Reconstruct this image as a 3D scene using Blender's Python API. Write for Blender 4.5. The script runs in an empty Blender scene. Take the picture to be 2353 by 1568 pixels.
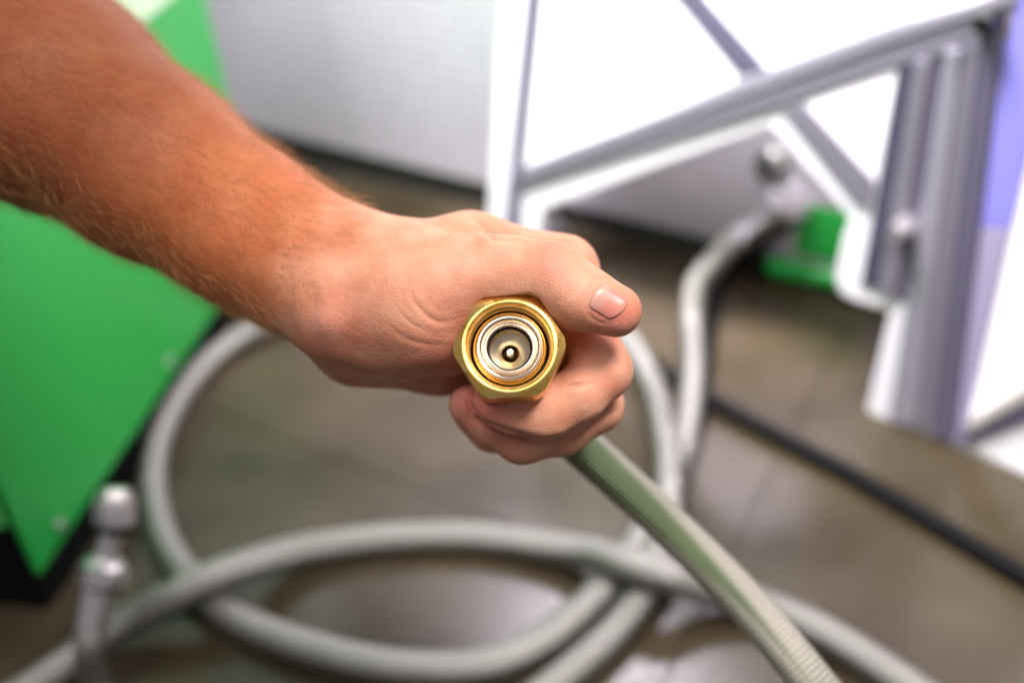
import bpy, bmesh, math, random
import numpy as np
from mathutils import Vector, Matrix

random.seed(7); np.random.seed(7)
S = bpy.context.scene
C = S.collection

# ------------------------------------------------------------------ camera
PW, PH, F = 2352.0, 1568.0, 35.0 / 36.0 * 2352.0     # reference picture units used for measuring the photo
CAMH = 0.62
PITCH = math.radians(34.6); ROLL = math.radians(3.9)
fwd = Vector((0, math.cos(PITCH), -math.sin(PITCH)))
right0 = Vector((1, 0, 0)); up0 = right0.cross(fwd)
right = (right0 * math.cos(ROLL) - up0 * math.sin(ROLL)).normalized()
up = right.cross(fwd).normalized()
R3 = Matrix((right, up, -fwd)).transposed()
CAMLOC = Vector((0, 0, CAMH))
M4 = Matrix.Translation(CAMLOC) @ R3.to_4x4()
cd = bpy.data.cameras.new('camera'); cam = bpy.data.objects.new('camera', cd); C.objects.link(cam)
cam.matrix_world = M4
cd.sensor_width = 36; cd.lens = 35; cd.clip_start = 0.01; cd.clip_end = 100
cd.dof.use_dof = True; cd.dof.focus_distance = 0.350; cd.dof.aperture_fstop = 3.3
S.camera = cam

# ------------------------------------------------------------------ hall light and added lamps
w = bpy.data.worlds.new('World'); S.world = w; w.use_nodes = True
bg = w.node_tree.nodes['Background']; bg.inputs[0].default_value = (0.93, 0.93, 1.0, 1); bg.inputs[1].default_value = 0.24

def area(name, loc, target, sx, sy, power, col=(1, 1, 1)):
    l = bpy.data.lights.new(name, 'AREA'); l.shape = 'RECTANGLE'; l.size = sx; l.size_y = sy; l.energy = power; l.color = col
    o = bpy.data.objects.new(name, l); C.objects.link(o); o.location = loc
    o.rotation_euler = (Vector(target) - Vector(loc)).to_track_quat('-Z', 'Y').to_euler()
    return o
area('unseen_lamp', (0.48, 0.00, 1.60), (0.05, 0.33, 0.4), 0.45, 0.33, 25, (1, 0.95, 0.91))
area('unseen_lamp', (-0.5, -0.5, 2.2), (0, 0.5, 0.3), 0.8, 0.8, 15, (1, 0.97, 0.95))  # unseen lamp used as frontal fill on the hand
bl = area('unseen_lamp', (-0.15, 0.75, 1.30), (0.33, 0.92, 0.30), 0.3, 0.3, 7, (0.98, 0.94, 1.0)); bl.data.spread = math.radians(65)  # added lamp brightening the display board, aimed clear of the arm
sl = area('unseen_lamp', (-0.40, 0.85, 1.45), (-0.1, 1.35, 0.35), 0.3, 0.3, 11, (0.98, 0.94, 1.0)); sl.data.spread = math.radians(65)  # added lamp brightening the cabinet wall
S.view_settings.view_transform = 'Standard'; S.view_settings.look = 'None'
S.view_settings.exposure = 0.0; S.view_settings.gamma = 1.0
S.cycles.use_denoising = True
S.cycles.max_bounces = 8

# ------------------------------------------------------------------ measuring helpers
def ray(px, py):
    return (R3 @ Vector(((px - PW/2) / F, -(py - PH/2) / F, -1.0)))
def at_depth(px, py, d):
    return CAMLOC + ray(px, py) * d
def on_floor(px, py, z=0.0):
    r = ray(px, py); t = (z - CAMH) / r.z
    return CAMLOC + r * t
def on_plane(px, py, p0, n):
    r = ray(px, py); t = (p0 - CAMLOC).dot(n) / r.dot(n)
    return CAMLOC + r * t

# ------------------------------------------------------------------ object helpers
def tag(o, label=None, cat=None, group=None, kind=None):
    if label: o['label'] = label
    if cat: o['category'] = cat
    if group: o['group'] = group
    if kind: o['kind'] = kind
    return o
def empty(name, loc, label, cat, group=None):
    o = bpy.data.objects.new(name, None); C.objects.link(o); o.location = loc; o.empty_display_size = 0.02
    return tag(o, label, cat, group)
def link(name, me, mat, parent=None, smooth=True):
    o = bpy.data.objects.new(name, me); C.objects.link(o)
    if mat: me.materials.append(mat)
    if smooth: me.polygons.foreach_set('use_smooth', [True] * len(me.polygons))
    if parent is not None:
        o.parent = parent
        o.matrix_parent_inverse = Matrix.Translation(-Vector(parent.location)) if parent.parent is None else Matrix()
    return o
def root_loc(p):
    l = Vector(p.location)
    while p.parent is not None:
        p = p.parent
    return Vector(p.location)
def recenter(o):
    me = o.data; n = len(me.vertices); co = np.empty(n*3, np.float32); me.vertices.foreach_get('co', co)
    c = co.reshape(-1, 3).mean(0); co = (co.reshape(-1, 3) - c).ravel(); me.vertices.foreach_set('co', co)
    o.location = Vector([float(v) for v in c]); return o
def mesh_from(verts, faces, name='m'):
    me = bpy.data.meshes.new(name); me.from_pydata([tuple(v) for v in verts], [], faces); me.update(); return me
def fix(me):
    bm = bmesh.new(); bm.from_mesh(me); bmesh.ops.recalc_face_normals(bm, faces=bm.faces); bm.to_mesh(me); bm.free(); return me
def prism_mesh(pts, n, back, front):
    """closed outline pts (in a plane) extruded from -back to +front along n"""
    k = len(pts); v = [p - n*back for p in pts] + [p + n*front for p in pts]
    f = [tuple(range(k)), tuple(range(2*k-1, k-1, -1))] + [(i, (i+1) % k, k+(i+1) % k, k+i) for i in range(k)]
    return fix(mesh_from(v, f))
def bevel(o, wd, seg=2):
    m = o.modifiers.new('bevel', 'BEVEL'); m.width = wd; m.segments = seg; m.limit_method = 'ANGLE'; m.angle_limit = math.radians(35)
    return o
def spline(pts, per=12):
    P = [Vector(p) for p in pts]; P = [2*P[0]-P[1]] + P + [2*P[-1]-P[-2]]; out = []
    for i in range(1, len(P)-2):
        for k in range(per):
            t = k/per; a, b, c, d = P[i-1], P[i], P[i+1], P[i+2]
            out.append(0.5*((2*b) + (c-a)*t + (2*a-5*b+4*c-d)*t*t + (3*b-a-3*c+d)*t**3))
    out.append(P[-2]); return out
def tube_mesh(path, r, sides=32, ref=None, rads=None, cap=True):
    n = len(path); verts = []; faces = []; uvs = []
    T = [(path[min(i+1, n-1)] - path[max(i-1, 0)]).normalized() for i in range(n)]
    N = T[0].orthogonal().normalized()
    if abs(T[0].z) < 0.95: N = (Vector((0, 0, 1)) - T[0]*T[0].z).normalized()
    if ref is not None: N = (ref - T[0]*T[0].dot(ref)).normalized()
    L = 0; Ls = []
    for i in range(n):
        if i: L += (path[i]-path[i-1]).length
        Ls.append(L)
        N = (N - T[i]*N.dot(T[i])).normalized(); B = T[i].cross(N)
        rr = rads[i] if rads else r
        for s in range(sides):
            a = 2*math.pi*s/sides
            verts.append(path[i] + (N*math.cos(a) + B*math.sin(a))*rr)
    for i in range(n-1):
        for s in range(sides):
            s2 = (s+1) % sides
            faces.append((i*sides+s, i*sides+s2, (i+1)*sides+s2, (i+1)*sides+s))
            uvs += [(Ls[i], s/sides), (Ls[i], (s+1)/sides), (Ls[i+1], (s+1)/sides), (Ls[i+1], s/sides)]
    if cap:
        faces.append(tuple(range(sides-1, -1, -1))); uvs += [(0, 0)]*sides
        faces.append(tuple((n-1)*sides+s for s in range(sides))); uvs += [(0, 0)]*sides
    me = mesh_from(verts, faces); ul = me.uv_layers.new(name='UVMap')
    ul.data.foreach_set('uv', np.array(uvs, np.float32).ravel())
    return me
def resample(path, step):
    P = np.array([tuple(p) for p in path]); d = np.r_[0, np.cumsum(np.linalg.norm(np.diff(P, axis=0), axis=1))]
    n = int(d[-1]/step)+2; t = np.linspace(0, d[-1], n)
    Q = np.stack([np.interp(t, d, P[:, k]) for k in range(3)], 1)
    for _ in range(6): Q[1:-1] = (Q[:-2] + 2*Q[1:-1] + Q[2:])/4
    return [Vector([float(x) for x in q]) for q in Q]
PITCHB, NB = 0.0062, 12
def braided_mesh(path, r, step, sides, amp, ref=None, PITCHB=0.0062, NB=12):
    """hose with the raised wire braid as real relief"""
    path = resample(path, step); me = tube_mesh(path, r, sides, ref=ref, cap=False)
    n = len(path); C_ = np.repeat(np.array([tuple(p) for p in path]), sides, axis=0)
    co = np.empty(len(me.vertices)*3, np.float32); me.vertices.foreach_get('co', co); co = co.reshape(-1, 3)
    P = np.array([tuple(p) for p in path]); u = np.repeat(np.r_[0, np.cumsum(np.linalg.norm(np.diff(P, axis=0), axis=1))], sides)
    v = np.tile(np.arange(sides)/sides, n)
    U = 2*np.pi*u/PITCHB; V = 2*np.pi*v*NB; h = np.sin(U+V)*np.sin(U-V)
    d = (co - C_)/r; co = co + d*(amp*h)[:, None]
    me.vertices.foreach_set('co', co.astype(np.float32).ravel()); me.update(); return me
def lathe_mesh(profile, mat4, seg=96, hexR=None):
    """profile: list of (r, z); z runs away from the viewer along -Z of mat4"""
    v = []; f = []
    for (r, z) in profile:
        for s in range(seg):
            a = 2*math.pi*s/seg; v.append(mat4 @ Vector((r*math.cos(a), r*math.sin(a), -z)))
    for i in range(len(profile)-1):
        for s in range(seg):
            s2 = (s+1) % seg; f.append((i*seg+s, (i+1)*seg+s, (i+1)*seg+s2, i*seg+s2))
    return fix(mesh_from(v, f))
def sharp(o, ang=30):
    me = o.data
    bm = bmesh.new(); bm.from_mesh(me)
    for e in bm.edges:
        if len(e.link_faces) == 2 and e.calc_face_angle() > math.radians(ang): e.smooth = False
    bm.to_mesh(me); bm.free(); return o

# ------------------------------------------------------------------ materials
def mat(name, col=(0.5, 0.5, 0.5), rough=0.5, metal=0.0, spec=0.5):
    m = bpy.data.materials.new(name); m.use_nodes = True; b = m.node_tree.nodes['Principled BSDF']
    b.inputs['Base Color'].default_value = (*col, 1); b.inputs['Roughness'].default_value = rough
    b.inputs['Metallic'].default_value = metal; b.inputs['Specular IOR Level'].default_value = spec
    return m
def N_(m, t, **kw):
    n = m.node_tree.nodes.new(t)
    for k, v in kw.items():
        if k in n.inputs: n.inputs[k].default_value = v
        else: setattr(n, k, v)
    return n
def L_(m, a, b): m.node_tree.links.new(a, b)
def noise_col(m, c1, c2, scale, detail=4, lo=0.35, hi=0.65, stretch=None, target='Base Color', coord='Object', bump=0.0, bumpd=0.001):
    b = m.node_tree.nodes['Principled BSDF']
    tc = N_(m, 'ShaderNodeTexCoord'); mp = N_(m, 'ShaderNodeMapping')
    if stretch: mp.inputs['Scale'].default_value = stretch
    L_(m, tc.outputs[coord], mp.inputs[0])
    n = N_(m, 'ShaderNodeTexNoise'); n.inputs['Scale'].default_value = scale; n.inputs['Detail'].default_value = detail
    L_(m, mp.outputs[0], n.inputs['Vector'])
    r = N_(m, 'ShaderNodeValToRGB'); r.color_ramp.elements[0].position = lo; r.color_ramp.elements[1].position = hi
    r.color_ramp.elements[0].color = (*c1, 1); r.color_ramp.elements[1].color = (*c2, 1)
    L_(m, n.outputs['Fac'], r.inputs[0]); L_(m, r.outputs[0], b.inputs[target])
    if bump:
        bp = N_(m, 'ShaderNodeBump'); bp.inputs['Strength'].default_value = bump; bp.inputs['Distance'].default_value = bumpd
        L_(m, n.outputs['Fac'], bp.inputs['Height']); L_(m, bp.outputs[0], b.inputs['Normal'])
    return n

m_floor = mat('floor_vinyl', (0.17, 0.14, 0.10), 0.18, 0, 0.38)
noise_col(m_floor, (0.028, 0.0205, 0.011), (0.074, 0.056, 0.034), 4, 7, 0.32, 0.68, (1, 1.6, 1), bump=0.08, bumpd=0.0004)
m_green = mat('green_paint', (0.010, 0.40, 0.055), 0.36, 0, 0.8)
m_green.node_tree.nodes['Principled BSDF'].inputs['Coat Weight'].default_value = 0.0; m_green.node_tree.nodes['Principled BSDF'].inputs['Coat Roughness'].default_value = 0.15
m_green2 = mat('light_green_paint', (0.12, 0.70, 0.15), 0.4)
m_black = mat('black_rubber', (0.006, 0.006, 0.006), 0.6, 0, 0.1)
m_screw = mat('zinc_screw', (0.6, 0.6, 0.6), 0.3, 1)
m_sheet = mat('brushed_sheet', (0.66, 0.63, 0.68), 0.36, 0.5)
noise_col(m_sheet, (0.60, 0.57, 0.62), (0.70, 0.67, 0.73), 30, 6, 0.35, 0.65, (1, 1, 14), bump=0.1, bumpd=0.0004)
def grid_lines(m, size, amt):
    b = m.node_tree.nodes['Principled BSDF']; src = b.inputs['Base Color'].links[0].from_socket
    g = N_(m, 'ShaderNodeNewGeometry'); sp = N_(m, 'ShaderNodeSeparateXYZ'); L_(m, g.outputs['Position'], sp.inputs[0])
    tot = None
    for ax_ in (0, 2):
        a_ = N_(m, 'ShaderNodeMath', operation='MULTIPLY'); a_.inputs[1].default_value = 2*math.pi/size; L_(m, sp.outputs[ax_], a_.inputs[0])
        c_ = N_(m, 'ShaderNodeMath', operation='SINE'); L_(m, a_.outputs[0], c_.inputs[0])
        d_ = N_(m, 'ShaderNodeMath', operation='MULTIPLY_ADD'); d_.inputs[1].default_value = amt; d_.inputs[2].default_value = 1-amt; L_(m, c_.outputs[0], d_.inputs[0])
        if tot is None: tot = d_.outputs[0]
        else:
            e_ = N_(m, 'ShaderNodeMath', operation='MULTIPLY'); L_(m, tot, e_.inputs[0]); L_(m, d_.outputs[0], e_.inputs[1]); tot = e_.outputs[0]
    x = N_(m, 'ShaderNodeMix', data_type='RGBA', blend_type='MULTIPLY'); x.inputs[0].default_value = 1; L_(m, src, x.inputs[6]); L_(m, tot, x.inputs[7]); L_(m, x.outputs[2], b.inputs['Base Color'])
grid_lines(m_sheet, 0.016, 0.05)
m_board = mat('white_board', (0.88, 0.86, 0.90), 0.4)
m_pale = mat('pale_green_film', (0.62, 0.85, 0.55), 0.4)
m_bar1 = mat('grey_bar', (0.25, 0.235, 0.29), 0.4, 0.3)
m_bar2 = mat('dark_grey_bar', (0.16, 0.145, 0.22), 0.4, 0.3)
m_bar3 = mat('light_grey_bar', (0.36, 0.345, 0.41), 0.4, 0.3)
m_slate = mat('slate_strip', (0.08, 0.08, 0.125), 0.4, 0.2)
m_blue_light = mat('painted_blue_light', (0.30, 0.28, 0.80), 0.35)  # blue light on the post edge, put into the colour
m_mauve = mat('painted_blue_light_mauve', (0.40, 0.36, 0.54), 0.4)
m_cream = mat('cream_strip', (0.62, 0.58, 0.55), 0.4)
m_steel = mat('polished_steel', (0.74, 0.69, 0.70), 0.32, 0.85)
m_bright = mat('bright_steel', (0.85, 0.84, 0.84), 0.15, 1)
m_dsteel = mat('dull_steel', (0.12, 0.12, 0.11), 0.3, 1)

GS = 1
def braid_mat(name, base, dark, green=False, metal=0.55, rough=0.42, PITCHB=0.0062, NB=12):
    m = mat(name, base, rough, metal); b = m.node_tree.nodes['Principled BSDF']
    uv = N_(m, 'ShaderNodeUVMap'); sep = N_(m, 'ShaderNodeSeparateXYZ'); L_(m, uv.outputs[0], sep.inputs[0])
    def math_(op, a, bb=None):
        n = N_(m, 'ShaderNodeMath', operation=op)
        for i, x in enumerate((a, bb)):
            if x is None: continue
            if isinstance(x, (int, float)): n.inputs[i].default_value = x
            else: L_(m, x, n.inputs[i])
        return n.outputs[0]
    U = math_('MULTIPLY', sep.outputs[0], 2*math.pi/PITCHB); Vv = math_('MULTIPLY', sep.outputs[1], 2*math.pi*NB)
    s1 = math_('SINE', math_('ADD', U, Vv)); s2 = math_('SINE', math_('SUBTRACT', U, Vv))
    h = math_('MULTIPLY', s1, s2)
    fine = math_('SINE', math_('MULTIPLY', math_('ADD', U, Vv), 7.0))
    h2 = math_('ADD', h, math_('MULTIPLY', fine, 0.2))
    bp = N_(m, 'ShaderNodeBump'); bp.inputs['Strength'].default_value = 0.6; bp.inputs['Distance'].default_value = 0.0004
    L_(m, h2, bp.inputs['Height']); L_(m, bp.outputs[0], b.inputs['Normal'])
    r = N_(m, 'ShaderNodeMapRange'); r.inputs[1].default_value = -1; r.inputs[2].default_value = 0.2
    L_(m, h, r.inputs[0])
    mx = N_(m, 'ShaderNodeMix', data_type='RGBA'); mx.inputs[6].default_value = (*dark, 1); mx.inputs[7].default_value = (*base, 1)
    L_(m, r.outputs[0], mx.inputs[0]); out = mx.outputs[2]
    if green:  # tapering green tint painted in for a reflection along the hose
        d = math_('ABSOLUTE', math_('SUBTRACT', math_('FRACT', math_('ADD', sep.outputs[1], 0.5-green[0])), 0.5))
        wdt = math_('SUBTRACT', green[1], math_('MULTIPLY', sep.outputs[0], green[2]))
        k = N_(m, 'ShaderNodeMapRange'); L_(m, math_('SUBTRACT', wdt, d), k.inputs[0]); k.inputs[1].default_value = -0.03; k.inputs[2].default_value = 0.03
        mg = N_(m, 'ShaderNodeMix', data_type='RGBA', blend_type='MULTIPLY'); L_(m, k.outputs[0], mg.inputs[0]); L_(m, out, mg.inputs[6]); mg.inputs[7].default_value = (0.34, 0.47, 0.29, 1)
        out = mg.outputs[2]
    L_(m, out, b.inputs['Base Color'])
    return m
m_braid = braid_mat('braided_steel', (0.42, 0.40, 0.37), (0.05, 0.047, 0.04), metal=0.95, rough=0.30)
m_braid_held = braid_mat('braided_steel_held', (0.54, 0.505, 0.43), (0.25, 0.23, 0.19), green=(GS*0.03, 0.22, 1.15), metal=0.7, rough=0.38, PITCHB=0.0050, NB=15)  # green band imitates a reflected colour

# ------------------------------------------------------------------ floor
gp = N_(m_floor, 'ShaderNodeNewGeometry'); mpn = [n for n in m_floor.node_tree.nodes if n.bl_idname == 'ShaderNodeMapping'][0]
L_(m_floor, gp.outputs['Position'], mpn.inputs[0])
m_grout = mat('tile_joint', (0.030, 0.024, 0.017), 0.6)
fl = tag(link('floor', mesh_from([(-6, -4, -0.003), (6, -4, -0.003), (6, 8, -0.003), (-6, 8, -0.003)], [(0, 1, 2, 3)]), m_grout), 'grey brown semi glossy tiled floor', kind='structure')
ta = math.radians(-32); tx = Vector((math.cos(ta), math.sin(ta), 0)); ty = Vector((-math.sin(ta), math.cos(ta), 0)); TS = 0.60; gq = 0.0009
tm = prism_mesh([tx*(x*(TS/2-gq)) + ty*(y*(TS/2-gq)) for x, y in ((-1, -1), (1, -1), (1, 1), (-1, 1))], Vector((0, 0, 1)), 0.0028, 0.0)
tm.materials.append(m_floor)
for ti in range(-5, 6):
    for tj in range(-4, 7):
        c = tx*(ti*TS + 0.14) + ty*(tj*TS + 0.22)
        if c.y < -1.2 or c.y > 3.2 or abs(c.x) > 2.6: continue
        t_ = bpy.data.objects.new('tile', tm); C.objects.link(t_); t_.location = c; t_.parent = fl

# ------------------------------------------------------------------ steel cabinet behind
a = on_floor(560, 366); b_ = on_floor(2050, 700)
dr = (b_ - a).normalized(); nS = Vector((dr.y, -dr.x, 0)).normalized()
if nS.dot(CAMLOC - a) < 0: nS = -nS
A0 = a - dr*0.12; A1 = b_ + dr*0.6
sc = empty('steel_cabinet', A0, 'brushed pale metal cabinet wall standing behind the hand', 'cabinet')
Z = Vector((0, 0, 1))
def wallquad(p, q, z0, z1, n, th, name, m, parent, bev=0.002):
    o = link(name, prism_mesh([p+Z*z0, q+Z*z0, q+Z*z1, p+Z*z1], n, th, 0), m, parent, smooth=False); return bevel(o, bev)
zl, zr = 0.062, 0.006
bevel(link('side_panel', prism_mesh([A0+Z*zl, A1+Z*zr, A1+Z*1.5, A0+Z*1.5], nS, 0.30, 0), m_sheet, sc, smooth=False), 0.002)
link('shade_wedge', prism_mesh([A0-nS*0.012, A1-nS*0.012, A1-nS*0.012+Z*(zr-0.0005), A0-nS*0.012+Z*(zl-0.0005)], nS, 0.25, 0), mat('shade_grey', (0.035, 0.034, 0.030), 0.5), sc, False)  # dark wedge added for the shade at the foot of the wall

# ------------------------------------------------------------------ green cabinet at left
zb = 0.045
g0 = on_floor(92, 1320, zb); g1 = on_floor(600, 560, zb)
g0 = Vector((g0.x, g0.y, 0)); g1 = Vector((g1.x, g1.y, 0))
dg = (g1-g0).normalized(); nG = Vector((dg.y, -dg.x, 0))
if nG.dot(CAMLOC - g0) < 0: nG = -nG
gc = empty('green_cabinet', g0, 'bright green sheet metal cabinet on black base with its shade built in, left of the hoses', 'cabinet')
wallquad(g0, g1, zb, 0.74, nG, 0.004, 'side_panel', m_green, gc, 0.0015)
fw = -nG                                     # front runs away to the left
q0 = g0 + dg*0.0 - nG*0.006; q1 = q0 - nG*0.5
wallquad(q0 - dg*0.004, q1 - dg*0.004, zb+0.055, 0.74, -dg, 0.004, 'front_panel', m_green2, gc, 0.0015)
wallquad(g1 - nG*0.006, g1 - nG*0.5, zb, 0.74, dg, 0.004, 'back_panel', m_green, gc, 0.0015)
link('base', prism_mesh([g0 + dg*0.004 - nG*0.009, g1 - dg*0.004 - nG*0.009, g1 - dg*0.004 - nG*0.48, g0 + dg*0.004 - nG*0.48], Z, 0, 0.1), m_black, gc, False)  # black base, also fills in the dark floor shadow beside the panel
P_ = [on_plane(x, y, g0, nG) for x, y in ((150, -260), (620, -260), (386, 0), (290, 78), (150, 40))]
link('pale_panel', prism_mesh(P_, nG, -0.0005, 0.003), m_pale, gc, False)
def disc_on(px, py, p0, n, r, h, m, parent, name='screw'):
    p = on_plane(px, py, p0, n)
    o = link(name, tube_mesh([p - n*0.001, p + n*h*0.6, p + n*h], r, 20, rads=[r, r, r*0.7]), m, parent); return sharp(o)
disc_on(390, 830, g0, nG, 0.006, 0.003, m_screw, gc)
disc_on(138, 1205, g0, nG, 0.0055, 0.003, m_screw, gc)

# ------------------------------------------------------------------ cut-out display frame at right
b0 = on_floor(1200, 622); b1 = on_floor(2050, 968)
db = (b1-b0).normalized(); nB = Vector((db.y, -db.x, 0))
if nB.dot(CAMLOC - b0) < 0: nB = -nB
TH = 0.012
fb = empty('display_frame', (b0+b1)/2, 'white cut out display board with grey metal bars, upper right', 'display board')
def poly(name, pts, m, back, front, parent=fb, bev=0.002):
    P = [on_plane(x, y, b0, nB) for x, y in pts]
    o = link(name, prism_mesh(P, nB, back, front), m, parent, smooth=False)
    if bev: bevel(o, bev)
    return o
def bot(x, y):  # a point of the outline on the floor
    return (x, y)
board = [(1178, -420), (1118, 560), (1112, 588), (1228, 634), (1243, 482), (1500, 386), (1768, 292), (1860, 395), (1952, 502), (1935, 550), (1918, 640), (1932, 676), (1965, 692),
         (2044, 716), (2040, 730), (1990, 940), (2000, 955), (2050, 974), (2352, 1097), (2640, 1214), (2780, -420)]
poly('board', board, m_board, TH, 0)
m_emit = mat('glowing_infill', (0.9, 0.88, 0.9), 0.5); bl_ = m_emit.node_tree.nodes['Principled BSDF']  # emission added so the white infill panels render brighter
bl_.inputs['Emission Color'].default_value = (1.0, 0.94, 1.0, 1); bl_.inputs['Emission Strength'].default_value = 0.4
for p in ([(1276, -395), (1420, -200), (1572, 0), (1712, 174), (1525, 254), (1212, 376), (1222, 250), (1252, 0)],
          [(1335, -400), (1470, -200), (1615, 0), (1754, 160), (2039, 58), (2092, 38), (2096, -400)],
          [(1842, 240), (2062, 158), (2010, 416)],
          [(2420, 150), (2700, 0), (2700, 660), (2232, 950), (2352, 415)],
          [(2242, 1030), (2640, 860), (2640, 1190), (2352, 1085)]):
    poly('infill_panel', p, m_emit, 0.0005, 0.0012, bev=0)
bars = [
 ([(1228, -420), (1272, -420), (1246, 0), (1205, 372), (1196, 520), (1182, 606), (1150, 593), (1163, 500), (1211, 0)], m_bar2, 0.004),
 ([(1200, 382), (1525, 258), (1718, 176), (2039, 60), (2265, -5), (2350, -40), (2345, 5), (2050, 100), (1730, 216), (1200, 410)], m_bar3, 0.006),
 ([(1200, 413), (1730, 220), (2050, 104), (2345, 9), (2330, 85), (2078, 150), (1757, 256), (1204, 436)], m_bar1, 0.004),
 ([(1400, -200), (1480, -200), (1628, 0), (1768, 158), (1700, 176), (1556, 0)], m_bar2, 0.003),
 ([(1795, 253), (1852, 236), (2012, 412), (1996, 488), (1955, 452)], m_bar1, 0.003),
]
for p, m, h in bars: poly('bar', p, m, 0.0005, h)
# right hand post made of upright strips; y0 / y1 edges follow the vertical vanishing direction
def strip(xt, xb, xt2, xb2, yt, yb, m, h, name='upright_strip'):
    def X(x0, x1, y): return x0 + (x1-x0)*(y-150)/(950-150)
    pts = [(X(xt, xb, yt), yt), (X(xt2, xb2, yt), yt), (X(xt2, xb2, yb), yb+6), (X(xt, xb, yb), yb)]
    poly(name, pts, m, 0.0005, h)
strip(2066, 1925, 2100, 1972, 148, 655, m_slate, 0.0032)
strip(2102, 1974, 2142, 2016, 132, 672, m_bar1, 0.0054)
strip(2144, 2018, 2168, 2044, 122, 690, m_bar2, 0.0014)
strip(2170, 2046, 2212, 2110, 108, 966, m_bar3, 0.0063)
strip(2214, 2112, 2252, 2150, 96, 982, m_bar1, 0.0045)
strip(2254, 2152, 2300, 2200, 86, 1000, m_bar2, 0.0063)
strip(2302, 2202, 2412, 2226, -60, 520, m_blue_light, 0.0036)  # blue light on this edge painted as lilac, fading to mauve below
strip(2302, 2202, 2412, 2226, 522, 1012, m_mauve, 0.0036)
poly('lower_bar', [(2232, 955), (2640, 700), (2640, 760), (2228, 985)], m_cream, 0.0005, 0.010)
poly('lower_bar', [(2228, 989), (2640, 765), (2640, 850), (2215, 1018)], m_bar2, 0.0005, 0.008)
pk = on_plane(2088, 512, b0, nB)
sharp(link('knob', tube_mesh([pk + nB*0.003, pk + nB*0.012, pk + nB*0.026], 0.01, 20, rads=[0.009, 0.009, 0.006]), m_steel, fb))
pk = on_plane(2282, 42, b0, nB)
sharp(link('knob', tube_mesh([pk + nB*0.003, pk + nB*0.012, pk + nB*0.022], 0.01, 20, rads=[0.010, 0.009, 0.006]), m_dsteel, fb))
# stand behind so the board does not balance on its edge
for x, y in ((1170, 600), (2200, 1030)):
    p = on_plane(x, y, b0, nB); p = Vector((p.x, p.y, 0))
    link('stand_foot', prism_mesh([p - nB*TH, p - nB*(TH+0.10), p - nB*TH + Z*0.14], db, 0.003, 0.003), m_board, fb, False)

# ------------------------------------------------------------------ green base and pipe fittings behind the frame
dS = (b_ - a).normalized()
pg = on_floor(1850, 668)
gb = empty('green_pedestal', pg, 'small glossy green machine foot on the floor behind the white frame', 'machine base')
f0 = on_floor(1752, 640); f1 = f0 + dS*0.13
o = link('foot_block', prism_mesh([p + Z*0.002 for p in (f0, f1, f1 - nS*0.03, f0 - nS*0.03)], Z, 0.0, 0.024), m_green, gb, False); bevel(o, 0.011, 5)
q = [f0 + dS*0.022 - nS*0.006, f1 - nS*0.006, f1 - nS*0.03, f0 + dS*0.022 - nS*0.03]
o = link('column', prism_mesh([p + Z*0.027 for p in q], Z, 0.0, 0.085), m_green, gb, False); bevel(o, 0.014, 5)

def turned(name, p0, p1, prof, m, parent, seg=28):
    """turned part between p0 and p1; prof = [(t, r)]"""
    d = p1 - p0
    return sharp(link(name, tube_mesh([p0 + d*t for t, r in prof], 1, seg, rads=[r for t, r in prof]), m, parent), 40)
fp = at_depth(1790, 455, 1.10)
vf = empty('pipe_valve', fp, 'polished steel pipe valve between the cabinet wall and white frame', 'pipe fitting')
turned('valve_body', at_depth(1752, 462, 1.10), at_depth(1836, 462, 1.10), [(0, .010), (.15, .018), (.35, .018), (.4, .012), (.6, .012), (.65, .02), (.95, .02), (1, .012)], m_bright, vf, 8)
turned('handle', at_depth(1800, 440, 1.10), at_depth(1775, 335, 1.11), [(0, .008), (.3, .008), (.35, .022), (.7, .026), (.95, .02), (1, .012)], m_dsteel, vf)
turned('elbow', at_depth(1825, 505, 1.10), at_depth(1812, 440, 1.10), [(0, .016), (.4, .02), (.5, .015), (1, .015)], m_steel, vf)

# ------------------------------------------------------------------ hoses on the floor
HR = 0.0128
def floor_path(pts, r=HR):
    return spline([on_floor(x, y, r + dz) for x, y, dz in pts], 10)
loop = [(1600, 652, .03), (1588, 740, .0), (1592, 850, 0), (1572, 1010, 0.0), (1526, 1140, 0), (1458, 1255, 0), (1372, 1365, 0), (1250, 1470, 0),
        (1100, 1530, 0), (900, 1530, 0), (700, 1485, 0), (530, 1415, 0), (428, 1325, 0), (368, 1220, 0), (350, 1085, 0), (390, 950, 0), (490, 820, 0),
        (630, 740, 0), (850, 700, 0), (1150, 690, 0), (1400, 755, 0.002), (1490, 870, .006), (1530, 1020, .022), (1535, 1150, .027), (1512, 1290, .01), (1430, 1430, 0.0), (1290, 1560, 0), (1100, 1700, 0)]
lp = floor_path(loop)
lead = spline([at_depth(1698, 545, 1.07), at_depth(1662, 578, 1.07), at_depth(1628, 612, 1.07)], 10)
lp = spline([lead[0], lead[10]] + [lp[0]], 8)[:-1] + lp
h1 = empty('braided_hose', lp[len(lp)//2], 'grey braided hose coiled in a big loop on the floor', 'hose', 'braided hoses')
link('hose_tube', braided_mesh(lp, HR, 0.0010, 88, 0.0005), m_braid, h1)
e0 = lp[0]; e1 = lp[3]; dd = (e0-e1).normalized()
turned('end_fitting', e0 - dd*0.004, e0 + dd*0.045, [(0, .0145), (.45, .0145), (.5, .011), (.6, .011), (.62, .017), (.95, .017), (1, .012)], m_bright, h1, 6)

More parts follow.
